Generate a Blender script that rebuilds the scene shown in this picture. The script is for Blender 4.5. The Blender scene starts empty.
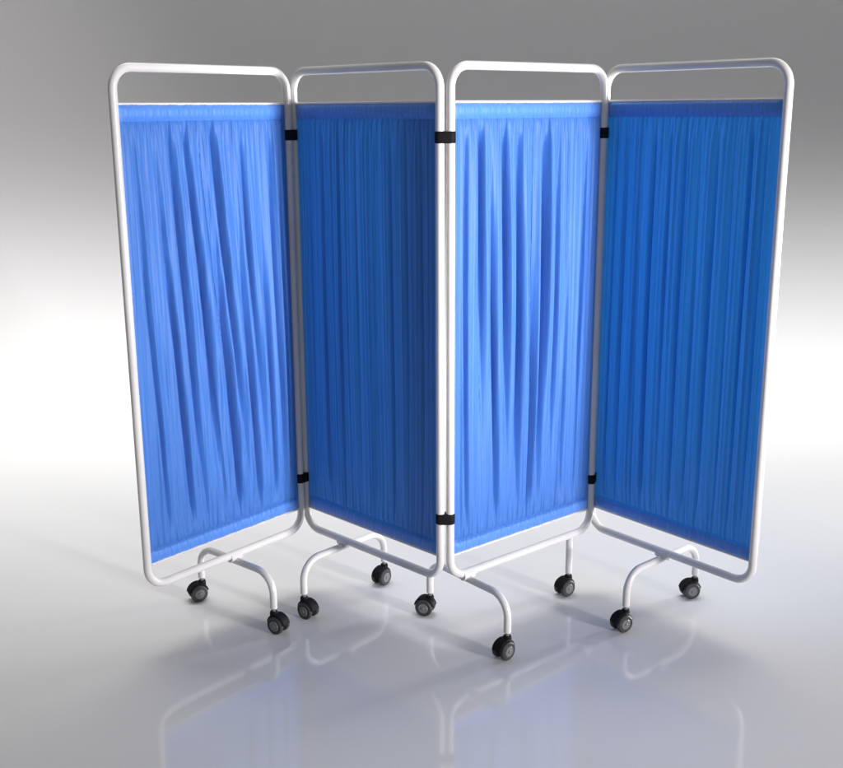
import bpy, bmesh, math, random
from mathutils import Vector, Matrix
random.seed(7)
S = bpy.context.scene
C = S.collection

# ------------------------------------------------------------------ materials
def new_mat(name):
    m = bpy.data.materials.new(name); m.use_nodes = True
    nt = m.node_tree
    return m, nt, nt.nodes['Principled BSDF']

def noise_bump(nt, b, scale, strength, dist, stretch=None, detail=3):
    tc = nt.nodes.new('ShaderNodeTexCoord')
    n = nt.nodes.new('ShaderNodeTexNoise'); n.inputs['Scale'].default_value = scale
    n.inputs['Detail'].default_value = detail
    if stretch:
        mp = nt.nodes.new('ShaderNodeMapping'); mp.inputs['Scale'].default_value = stretch
        nt.links.new(tc.outputs['Object'], mp.inputs[0]); nt.links.new(mp.outputs[0], n.inputs['Vector'])
    else:
        nt.links.new(tc.outputs['Object'], n.inputs['Vector'])
    bp = nt.nodes.new('ShaderNodeBump'); bp.inputs['Strength'].default_value = strength
    bp.inputs['Distance'].default_value = dist
    nt.links.new(n.outputs['Fac'], bp.inputs['Height']); nt.links.new(bp.outputs[0], b.inputs['Normal'])
    return n

def mat_paint():
    m, nt, b = new_mat('white_powder_coat')
    n = noise_bump(nt, b, 260, .12, .0006)
    tc = nt.nodes.new('ShaderNodeTexCoord')
    n2 = nt.nodes.new('ShaderNodeTexNoise'); n2.inputs['Scale'].default_value = 6
    nt.links.new(tc.outputs['Object'], n2.inputs['Vector'])
    r = nt.nodes.new('ShaderNodeValToRGB')
    r.color_ramp.elements[0].color = (.60, .595, .58, 1); r.color_ramp.elements[0].position = .3
    r.color_ramp.elements[1].color = (.67, .665, .65, 1); r.color_ramp.elements[1].position = .7
    nt.links.new(n2.outputs['Fac'], r.inputs[0]); nt.links.new(r.outputs[0], b.inputs['Base Color'])
    b.inputs['Roughness'].default_value = .24
    return m

def mat_plastic(name, col, rough):
    m, nt, b = new_mat(name)
    noise_bump(nt, b, 400, .15, .0004)
    b.inputs['Base Color'].default_value = (*col, 1); b.inputs['Roughness'].default_value = rough
    return m

def mat_cloth(name, through):
    m, nt, b = new_mat(name)
    b.inputs['Base Color'].default_value = (*CLOTH, 1)
    b.inputs['Roughness'].default_value = .56
    b.inputs['Specular IOR Level'].default_value = .5
    b.inputs['Sheen Weight'].default_value = .42
    b.inputs['Sheen Roughness'].default_value = .5
    # fine drawn threads running down the cloth, and small crumples
    tc = nt.nodes.new('ShaderNodeTexCoord')
    mp = nt.nodes.new('ShaderNodeMapping'); mp.inputs['Scale'].default_value = (34, 34, 1.1)
    n = nt.nodes.new('ShaderNodeTexNoise'); n.inputs['Scale'].default_value = 1; n.inputs['Detail'].default_value = 4
    nt.links.new(tc.outputs['Object'], mp.inputs[0]); nt.links.new(mp.outputs[0], n.inputs['Vector'])
    n2 = nt.nodes.new('ShaderNodeTexNoise'); n2.inputs['Scale'].default_value = 700
    nt.links.new(tc.outputs['Object'], n2.inputs['Vector'])
    b1 = nt.nodes.new('ShaderNodeBump'); b1.inputs['Strength'].default_value = .28; b1.inputs['Distance'].default_value = .006
    b2 = nt.nodes.new('ShaderNodeBump'); b2.inputs['Strength'].default_value = .12; b2.inputs['Distance'].default_value = .0005
    nt.links.new(n.outputs['Fac'], b1.inputs['Height']); nt.links.new(n2.outputs['Fac'], b2.inputs['Height'])
    nt.links.new(b1.outputs[0], b2.inputs['Normal']); nt.links.new(b2.outputs[0], b.inputs['Normal'])
    # slubby thread: slight dye variation along the warp
    mp3 = nt.nodes.new('ShaderNodeMapping'); mp3.inputs['Scale'].default_value = (260, 260, 5)
    n3 = nt.nodes.new('ShaderNodeTexNoise'); n3.inputs['Scale'].default_value = 1; n3.inputs['Detail'].default_value = 3
    nt.links.new(tc.outputs['Object'], mp3.inputs[0]); nt.links.new(mp3.outputs[0], n3.inputs['Vector'])
    cr = nt.nodes.new('ShaderNodeValToRGB')
    cr.color_ramp.elements[0].position = .3; cr.color_ramp.elements[0].color = (CLOTH[0]*.75, CLOTH[1]*.84, CLOTH[2]*.88, 1)
    cr.color_ramp.elements[1].position = .7; cr.color_ramp.elements[1].color = (CLOTH[0]*1.3, CLOTH[1]*1.14, CLOTH[2]*1.08, 1)
    nt.links.new(n3.outputs['Fac'], cr.inputs[0]); nt.links.new(cr.outputs[0], b.inputs['Base Color'])
    tr = nt.nodes.new('ShaderNodeBsdfTranslucent'); tr.inputs['Color'].default_value = (.005, .36, .58, 1)
    nt.links.new(b1.outputs[0], tr.inputs['Normal'])
    mx = nt.nodes.new('ShaderNodeMixShader'); mx.inputs[0].default_value = through
    out = nt.nodes['Material Output']
    nt.links.new(b.outputs[0], mx.inputs[1]); nt.links.new(tr.outputs[0], mx.inputs[2])
    nt.links.new(mx.outputs[0], out.inputs['Surface'])
    return m

def mat_studio(name, r0, r1, spec):
    m, nt, b = new_mat(name)
    b.inputs['Specular IOR Level'].default_value = spec
    b.inputs['Base Color'].default_value = (.715, .71, .70, 1)
    tc = nt.nodes.new('ShaderNodeTexCoord')
    n = nt.nodes.new('ShaderNodeTexNoise'); n.inputs['Scale'].default_value = 1.3; n.inputs['Detail'].default_value = 5
    nt.links.new(tc.outputs['Object'], n.inputs['Vector'])
    r = nt.nodes.new('ShaderNodeMapRange'); r.inputs['To Min'].default_value = r0; r.inputs['To Max'].default_value = r1
    nt.links.new(n.outputs['Fac'], r.inputs['Value']); nt.links.new(r.outputs[0], b.inputs['Roughness'])
    b.inputs['IOR'].default_value = 1.5
    return m

CLOTH = (.058, .226, .715)
PAINT = mat_paint(); CLOTHM = mat_cloth('blue_cloth', .36); HEMM = mat_cloth('blue_cloth_doubled', .08); FLOORM = mat_studio('polished_pale_floor', .055, .085, .85); SWEEPM = mat_studio('matte_pale_paper', .7, .8, .15)
BLACK = mat_plastic('black_plastic', (.010, .010, .011), .6)
GREY = mat_plastic('grey_plastic', (.16, .16, .165), .35)
BLACK.node_tree.nodes['Principled BSDF'].inputs['Specular IOR Level'].default_value = .08
RUBBER = mat_plastic('dark_rubber', (.03, .03, .032), .55)

# ------------------------------------------------------------------ helpers
def link(name, bm, mat, parent=None, smooth=True):
    me = bpy.data.meshes.new(name); bmesh.ops.recalc_face_normals(bm, faces=bm.faces)
    bm.to_mesh(me); bm.free(); me.materials.append(mat)
    for p in me.polygons: p.use_smooth = smooth
    o = bpy.data.objects.new(name, me); C.objects.link(o)
    if smooth:
        try: me.set_sharp_from_angle(angle=math.radians(35))
        except Exception: pass
    if parent: o.parent = parent
    return o

def tube(bm, pts, r, closed=False, seg=20, caps=True):
    pts = [Vector(p) for p in pts]; n = len(pts)
    rings = []; up = None
    for i in range(n):
        if closed: t = (pts[(i+1) % n] - pts[i-1]).normalized()
        else: t = (pts[min(i+1, n-1)] - pts[max(i-1, 0)]).normalized()
        if up is None:
            up = t.orthogonal().normalized()
        up = (up - t*up.dot(t)).normalized(); s = t.cross(up)
        rings.append([bm.verts.new(pts[i] + (up*math.cos(a)+s*math.sin(a))*r)
                      for a in [2*math.pi*k/seg for k in range(seg)]])
    for i in range(n if closed else n-1):
        A, B = rings[i], rings[(i+1) % n]
        off = 0
        if closed and i == n-1:      # match the seam
            off = min(range(seg), key=lambda k: (B[k].co-A[0].co).length)
        for k in range(seg):
            bm.faces.new((A[k], A[(k+1) % seg], B[(k+1+off) % seg], B[(k+off) % seg]))
    if not closed and caps:
        bm.faces.new(rings[0][::-1]); bm.faces.new(rings[-1])

def fillet(poly, rads, closed=False, n=10):
    poly = [Vector(p) for p in poly]; out = []; N = len(poly)
    for i, p in enumerate(poly):
        if not closed and i in (0, N-1): out.append(p); continue
        a = (poly[i-1]-p).normalized(); b = (poly[(i+1) % N]-p).normalized()
        ang = a.angle(b); r = rads; d = r/math.tan(ang/2)
        c = p + (a+b).normalized()*(r/math.sin(ang/2))
        s = p+a*d; e = p+b*d
        va = s-c; vb = e-c; th = va.angle(vb)
        for k in range(n+1):
            f = k/n
            out.append(c + (va*math.sin((1-f)*th)+vb*math.sin(f*th))/math.sin(th))
    return out

def disc_solid(bm, c, axis, r, w, seg=28, bev=.002):
    axis = Vector(axis).normalized(); u = axis.orthogonal().normalized(); v = axis.cross(u)
    prof = [(r-bev, -w/2), (r, -w/2+bev), (r, w/2-bev), (r-bev, w/2)]
    rings = [[bm.verts.new(Vector(c)+axis*h+(u*math.cos(a)+v*math.sin(a))*q)
              for a in [2*math.pi*k/seg for k in range(seg)]] for q, h in prof]
    for A, B in zip(rings, rings[1:]):
        for k in range(seg): bm.faces.new((A[k], A[(k+1) % seg], B[(k+1) % seg], B[k]))
    bm.faces.new(rings[0][::-1]); bm.faces.new(rings[-1])

def lathe(bm, c, prof, seg=24):
    rings = [[bm.verts.new(Vector(c)+Vector((q*math.cos(a), q*math.sin(a), h)))
              for a in [2*math.pi*k/seg for k in range(seg)]] for q, h in prof]
    for A, B in zip(rings, rings[1:]):
        for k in range(seg): bm.faces.new((A[k], A[(k+1) % seg], B[(k+1) % seg], B[k]))
    bm.faces.new(rings[0][::-1]); bm.faces.new(rings[-1])

# ------------------------------------------------------------------ the screen
W, ZT, ZB, R, RC = 0.6229, 1.70, 0.2094, .0124, .060
PAN = [(-0.7929, 2.9612, 0.8563), (-0.3667, 3.4528, -0.7805), (0.1051, 3.0138, 0.6828), (0.5988, 3.434, -0.8748)]
root = bpy.data.objects.new('folding_screen', None); C.objects.link(root)
root.location = (0, 3.2, 0)
root['label'] = 'four panel folding privacy screen of blue gathered cloth in white tubular frames on casters'
root['category'] = 'folding screen'
RL = Vector(root.location)

def loc(p): return Vector(p) - RL          # world -> root space

def panel_pt(i, s, z, off=0):
    x, y, th = PAN[i]; e = Vector((math.cos(th), math.sin(th), 0)); n = Vector((e.y, -e.x, 0))
    return loc(Vector((x, y, z)) + e*s + n*off)

rnd = random.Random(21)
def smooth(a, b, x):
    t = max(0, min(1, (x-a)/(b-a))); return t*t*(3-2*t)

DEEP = [   # long deep valleys read off each curtain: u at the top, u at the bottom, v of greatest depth, reach, depth
    [(.06, .14, .6, .5, .008), (.17, .29, .62, .40, .015), (.26, .38, .45, .48, .017), (.36, .49, .40, .45, .021),
     (.455, .59, .68, .38, .022), (.52, .655, .33, .42, .026), (.62, .72, .70, .34, .019), (.70, .775, .38, .42, .016),
     (.80, .84, .66, .34, .015), (.88, .90, .45, .5, .011), (.945, .955, .6, .5, .008)],
    [(.10, .11, .5, .6, .006), (.20, .21, .5, .7, .009), (.33, .33, .4, .6, .006), (.45, .445, .5, .7, .007),
     (.57, .565, .6, .6, .006), (.70, .69, .5, .7, .009), (.80, .79, .4, .6, .006), (.90, .895, .5, .6, .006)],
    [(.08, .09, .5, .6, .010), (.175, .185, .22, .40, .017), (.235, .29, .60, .42, .019), (.325, .36, .34, .42, .017),
     (.425, .43, .46, .42, .026), (.52, .51, .70, .40, .014), (.605, .575, .42, .44, .028), (.70, .67, .46, .35, .015),
     (.79, .76, .7, .4, .009), (.89, .87, .5, .5, .007)],
    [(.07, .07, .5, .6, .006), (.145, .15, .5, .6, .009), (.24, .25, .6, .5, .007), (.31, .325, .5, .6, .011),
     (.41, .42, .4, .6, .006), (.50, .50, .5, .6, .008), (.59, .585, .6, .5, .006), (.68, .67, .5, .6, .009),
     (.77, .765, .5, .6, .007), (.86, .85, .4, .6, .010), (.93, .925, .5, .6, .008)]]

def make_folds(i):
    # fine gathers between the deep valleys; all follow the lean of their neighbours, so none cross
    r = random.Random(300+i*17); out = []; n = (30, 40, 26, 44)[i]
    D = DEEP[i]
    for k in range(n):
        u = (k+r.uniform(.2, .8))/n
        lo = [d for d in D if d[0] <= u]; hi = [d for d in D if d[0] > u]
        a = lo[-1] if lo else (0, 0, 0, 0, 0); b = hi[0] if hi else (1, 1, 0, 0, 0)
        f = (u-a[0])/(b[0]-a[0]); ub = a[1]+(b[1]-a[1])*f
        out.append((u, ub, r.uniform(.1, .95), r.uniform(.25, .9), r.uniform(.0012, .0042)*(1.15, 1.2, 1.15, 1.5)[i], r.uniform(.006, .010)))
    return out

def curtain(i):
    folds = make_folds(i); x0, x1 = R*.75, W-R*.75
    zt, zb = ZT-.098, ZB+.072
    nu, nv = 420, 150; bm = bmesh.new(); hem = .040
    r = random.Random(50+i)
    ph = [r.uniform(0, 6) for _ in range(8)]
    g = []
    th = PAN[i][2]
    H = zt-zb
    for a in range(nv+1):
        v = a/nv; row = []
        d_top = v*H; d_bot = (1-v)*H
        env = smooth(hem*.7, hem+.09, d_top)*.93 + .07
        envb = smooth(hem*.8, hem+.11, d_bot)*.93 + .07
        for b in range(nu+1):
            u = b/nu
            edge = smooth(0, .04, u)*smooth(0, .04, 1-u)
            y = 0
            for (ua, ub, vc, vr, dp) in DEEP[i]:
                c = ua+(ub-ua)*v+.0055*math.sin(v*(5+4*math.sin(ua*37))+ua*30)*(1, .4, .7, .4)[i]; q = u-c
                if abs(q) > .09: continue
                k = math.exp(-((v-vc)/(vr*.8))**2); w = .0105+.42*dp
                q = q/w if q < 0 else q/(w*.8)
                y += dp*(2.5, 1.7, 2.2, 2.3)[i]*k*(.33-math.exp(-abs(q)**1.7))*math.exp(-(q/3.2)**2)
            for (ua, ub, vc, vr, dp, w) in folds:
                c = ua+(ub-ua)*v; q = (u-c)/w
                if abs(q) < 3.5: y += dp*(.3+.7*math.exp(-((v-vc)/vr)**2))*math.exp(-q*q)
            # narrow gathers running from the hems
            near = max(math.exp(-max(0, d_top-hem)/.05), math.exp(-max(0, d_bot-hem)/.05))
            ga = (.0006+.0016*near)*(math.sin(u*205+ph[0]+4*math.sin(u*9+ph[1]))+.5*math.sin(u*331+ph[2]+3*math.sin(u*13)))
            y = y*env*envb*edge + ga*edge*(.12+.88*smooth(0, .02, d_top-hem*.9))*(.12+.88*smooth(0, .02, d_bot-hem*.9))
            y += .004*math.sin(u*5+v*3+ph[3])*edge*env*envb
            # hem pockets: fuller round the rod with a pinched seam below
            for d in (d_top, d_bot):
                if d < hem: y += .0065*math.sqrt(max(0, 1-((d-hem/2)/(hem/2))**2))*edge
                y -= .004*math.exp(-((d-hem-.002)/.004)**2)*edge
            # small sag of the hem line between gathers
            dz = .0005*math.sin(u*60+ph[4])*(1 if v < .02 or v > .98 else 0)
            sx = x0+(x1-x0)*u
            row.append(bm.verts.new(panel_pt(i, sx, zt-v*H+dz, y)))
        g.append(row)
    for a in range(nv):
        for b in range(nu):
            bm.faces.new((g[a][b], g[a][b+1], g[a+1][b+1], g[a+1][b]))
    o = link('curtain', bm, CLOTHM, root)
    o.data.materials.append(HEMM)
    for p in o.data.polygons:
        p.use_smooth = True
        a = p.index//nu/nv*H
        if a < hem or H-a < hem*1.02: p.material_index = 1      # hems are doubled cloth
    md = o.modifiers.new('thickness', 'SOLIDIFY'); md.thickness = .0012; md.offset = -1
    return o

for i in range(4):
    # frame: one closed loop of tube
    poly = [panel_pt(i, 0, ZB), panel_pt(i, W, ZB), panel_pt(i, W, ZT), panel_pt(i, 0, ZT)]
    bm = bmesh.new(); tube(bm, fillet(poly, RC, True), R, closed=True, seg=24)
    fr = link('panel_frame', bm, PAINT, root)
    for z in (ZT-.0965, ZB+.0705):
        bm = bmesh.new(); tube(bm, [panel_pt(i, R*.6, z, -.002), panel_pt(i, W-R*.6, z, -.002)], .0042, seg=12)
        link('curtain_rod', bm, PAINT, fr)
    curtain(i)

# black clips that hinge neighbouring uprights together
def clip(pa, pb, z):
    bm = bmesh.new(); a = Vector((pa.x, pa.y, 0)); b = Vector((pb.x, pb.y, 0)); d = (b-a)
    base = math.atan2(d.y, d.x); rr = R+.002; h = .032
    out = []
    for c, st in ((b, base-math.pi/2), (a, base+math.pi/2)):
        for k in range(15):
            t = st+math.pi*k/14; out.append(c+Vector((math.cos(t), math.sin(t), 0))*rr)
    rings = []
    m = sum(out, Vector())/len(out)
    for s, zz in ((.93, z-h/2), (1, z-h/2+.003), (1, z+h/2-.003), (.93, z+h/2)):
        rings.append([bm.verts.new(m+(p-m)*s+Vector((0, 0, zz))) for p in out])
    n = len(out)
    for A, B in zip(rings, rings[1:]):
        for k in range(n): bm.faces.new((A[k], A[(k+1) % n], B[(k+1) % n], B[k]))
    bm.faces.new(rings[0][::-1]); bm.faces.new(rings[-1])
    link('hinge_clip', bm, BLACK, root)
for i in range(3):
    for z in (1.510, (.388, .402, .386)[i]):
        clip(panel_pt(i, W, 0), panel_pt(i+1, 0, 0), z)

# ------------------------------------------------------------------ legs and casters
def caster(parent, foot, head):
    """twin-wheel caster: foot = floor point (root space), head = direction the wheels roll"""
    hd = Vector((math.cos(head), math.sin(head), 0)); ax = Vector((-hd.y, hd.x, 0))
    rw = .0285; c = foot + hd*(-.016) + Vector((0, 0, rw))
    for s in (-1, 1):
        bm = bmesh.new(); disc_solid(bm, c+ax*s*.0165, ax, rw, .0145, seg=32, bev=.0035)
        link('caster_wheel', bm, RUBBER, parent)
        bm = bmesh.new(); disc_solid(bm, c+ax*s*.0238, ax, .0165, .003, seg=24, bev=.001)
        disc_solid(bm, c+ax*s*.026, ax, .0055, .003, seg=16, bev=.001)
        link('wheel_hub', bm, GREY, parent)
    # housing: a curved hood over and between the wheels, with the stem socket
    bm = bmesh.new()
    n = 16; ringsL = []
    for wdt, r0, r1 in ((.0145, rw+.0015, rw+.006),):
        secs = []
        for k in range(n+1):
            t = math.radians(12+158*k/n)
            dr = hd*math.cos(t)+Vector((0, 0, 1))*math.sin(t)
            secs.append([bm.verts.new(c+dr*r0-ax*wdt*1.35), bm.verts.new(c+dr*r1-ax*wdt),
                         bm.verts.new(c+dr*r1+ax*wdt), bm.verts.new(c+dr*r0+ax*wdt*1.35)])
        for A, B in zip(secs, secs[1:]):
            for k in range(4): bm.faces.new((A[k], A[(k+1) % 4], B[(k+1) % 4], B[k]))
        bm.faces.new(secs[0]); bm.faces.new(secs[-1][::-1])
    disc_solid(bm, c, ax, rw-.004, .0125, seg=24, bev=.001)
    lathe(bm, foot, [(.0115, rw*1.25), (.013, rw*1.4), (.013, .064), (.0105, .068)])
    link('caster_housing', bm, BLACK, parent)
    bm = bmesh.new(); lathe(bm, foot, [(.0065, .066), (.0065, .082)], seg=16)
    link('caster_stem', bm, GREY, parent)

A_ = 0.1784; RLEG = .0112; ZL = ZB-R-RLEG+.003
TS = [0.5266, 0.3025, 0.1121, 0.4864]
heads = [(2.6, .5), (2.5, .9), (.75, -.35), (.5, .2)]
for i in range(4):
    s = TS[i]*W
    pts = [panel_pt(i, s, .078, A_), panel_pt(i, s, ZL, A_), panel_pt(i, s, ZL, -A_), panel_pt(i, s, .078, -A_)]
    bm = bmesh.new(); tube(bm, fillet(pts, .066, n=12), RLEG, seg=20)
    # weld bracket under the frame
    lg = link('leg', bm, PAINT, root)
    bm = bmesh.new()
    tube(bm, [panel_pt(i, s-.022, ZB-.006), panel_pt(i, s+.022, ZB-.006)], R+.0035, seg=24)
    link('leg_bracket', bm, PAINT, lg)
    bm = bmesh.new()
    for sg in (1, -1):
        q0 = panel_pt(i, s-.009, ZL+.009, sg*.0135); q1 = panel_pt(i, s+.009, ZL+.009, sg*.0135)
        tube(bm, [q0.lerp(q1, t/6)+Vector((0, 0, .0012*math.sin(t*2.6))) for t in range(7)], .0028, seg=8)
    link('weld_bead', bm, PAINT, lg)
    for k, sg in enumerate((1, -1)):
        f = panel_pt(i, s, 0, A_*sg)
        caster(lg, f, heads[i][k])
# one straight leg under the far end of the third panel
s = .845*W
bm = bmesh.new(); tube(bm, [panel_pt(2, s, ZB-.004), panel_pt(2, s, .076)], RLEG, seg=20)
lg = link('leg', bm, PAINT, root); lg['label'] = 'short straight leg under the third panel'
caster(lg, panel_pt(2, s, 0), .6)

# ------------------------------------------------------------------ floor and sweep
Y1, RS, HW = 5.35, 2.9, 13
bm = bmesh.new()
v = [bm.verts.new(p) for p in ((-HW, -6, 0), (HW, -6, 0), (HW, Y1, 0), (-HW, Y1, 0))]; bm.faces.new(v)
fl = link('floor', bm, FLOORM, smooth=False); fl['kind'] = 'structure'
bm = bmesh.new(); prof = []
for k in range(49):
    t = math.pi/2*k/48; prof.append((Y1+RS*math.sin(t), RS-RS*math.cos(t)))
prof.append((Y1+RS, 7.0))
rows = [[bm.verts.new((x, y, z)) for x in (-HW, HW)] for y, z in prof]
for A, B in zip(rows, rows[1:]): bm.faces.new((A[0], A[1], B[1], B[0]))
bd = link('backdrop', bm, SWEEPM); bd['kind'] = 'structure'
for p in bd.data.polygons: p.use_smooth = True

# ------------------------------------------------------------------ lamps
def area(name, p, tgt, sx, sy, power, spread=180, col=(1, 1, 1)):
    l = bpy.data.lights.new(name, 'AREA'); l.shape = 'RECTANGLE'; l.size = sx; l.size_y = sy
    l.energy = power; l.spread = math.radians(spread); l.color = col
    o = bpy.data.objects.new(name, l); C.objects.link(o); o.location = p
    d = Vector(tgt)-Vector(p); o.rotation_euler = d.to_track_quat('-Z', 'Y').to_euler()
    return o
area('key_softbox', (4.1, -.15, 1.2), (.05, 3.2, 1.12), .5, 1.2, 26.5, 34, (1, .95, .985))
area('rim_softbox', (3.2, 4.7, .5), (.75, 3.15, 1.25), .6, .8, 42, 60)
area('overhead_softbox', (0, 4.5, 5.0), (0, 4.5001, 0), 10, 1.0, 88, 85)
area('sweep_strip', (0, 5.75, 6.0), (0, 5.7501, 0), 22, 1.2, 186, 50)
w = bpy.data.worlds.new('World'); S.world = w; w.use_nodes = True
bg = w.node_tree.nodes['Background']; bg.inputs[0].default_value = (1, .985, .995, 1); bg.inputs[1].default_value = .21

# ------------------------------------------------------------------ camera
cam = bpy.data.cameras.new('camera'); co = bpy.data.objects.new('camera', cam); C.objects.link(co)
f, pit, roll, H = 1077.9, 0.2496, 0.0075, 1.5847
cam.sensor_fit = 'HORIZONTAL'; cam.sensor_width = 36; cam.lens = 36*f/843; cam.shift_x = 7.58/843
cam.clip_end = 200; cam.clip_start = .05
r0 = Vector((1, 0, 0)); u0 = Vector((0, math.sin(pit), math.cos(pit))); fw = Vector((0, math.cos(pit), -math.sin(pit)))
c, s = math.cos(roll), math.sin(roll)
rt = r0*c-u0*s; up = r0*s+u0*c
M = Matrix((( rt.x, up.x, -fw.x, 0), (rt.y, up.y, -fw.y, 0), (rt.z, up.z, -fw.z, H), (0, 0, 0, 1)))
co.matrix_world = M
S.camera = co
S.view_settings.view_transform = 'Standard'; S.view_settings.look = 'None'; S.view_settings.exposure = 0; S.view_settings.gamma = 1
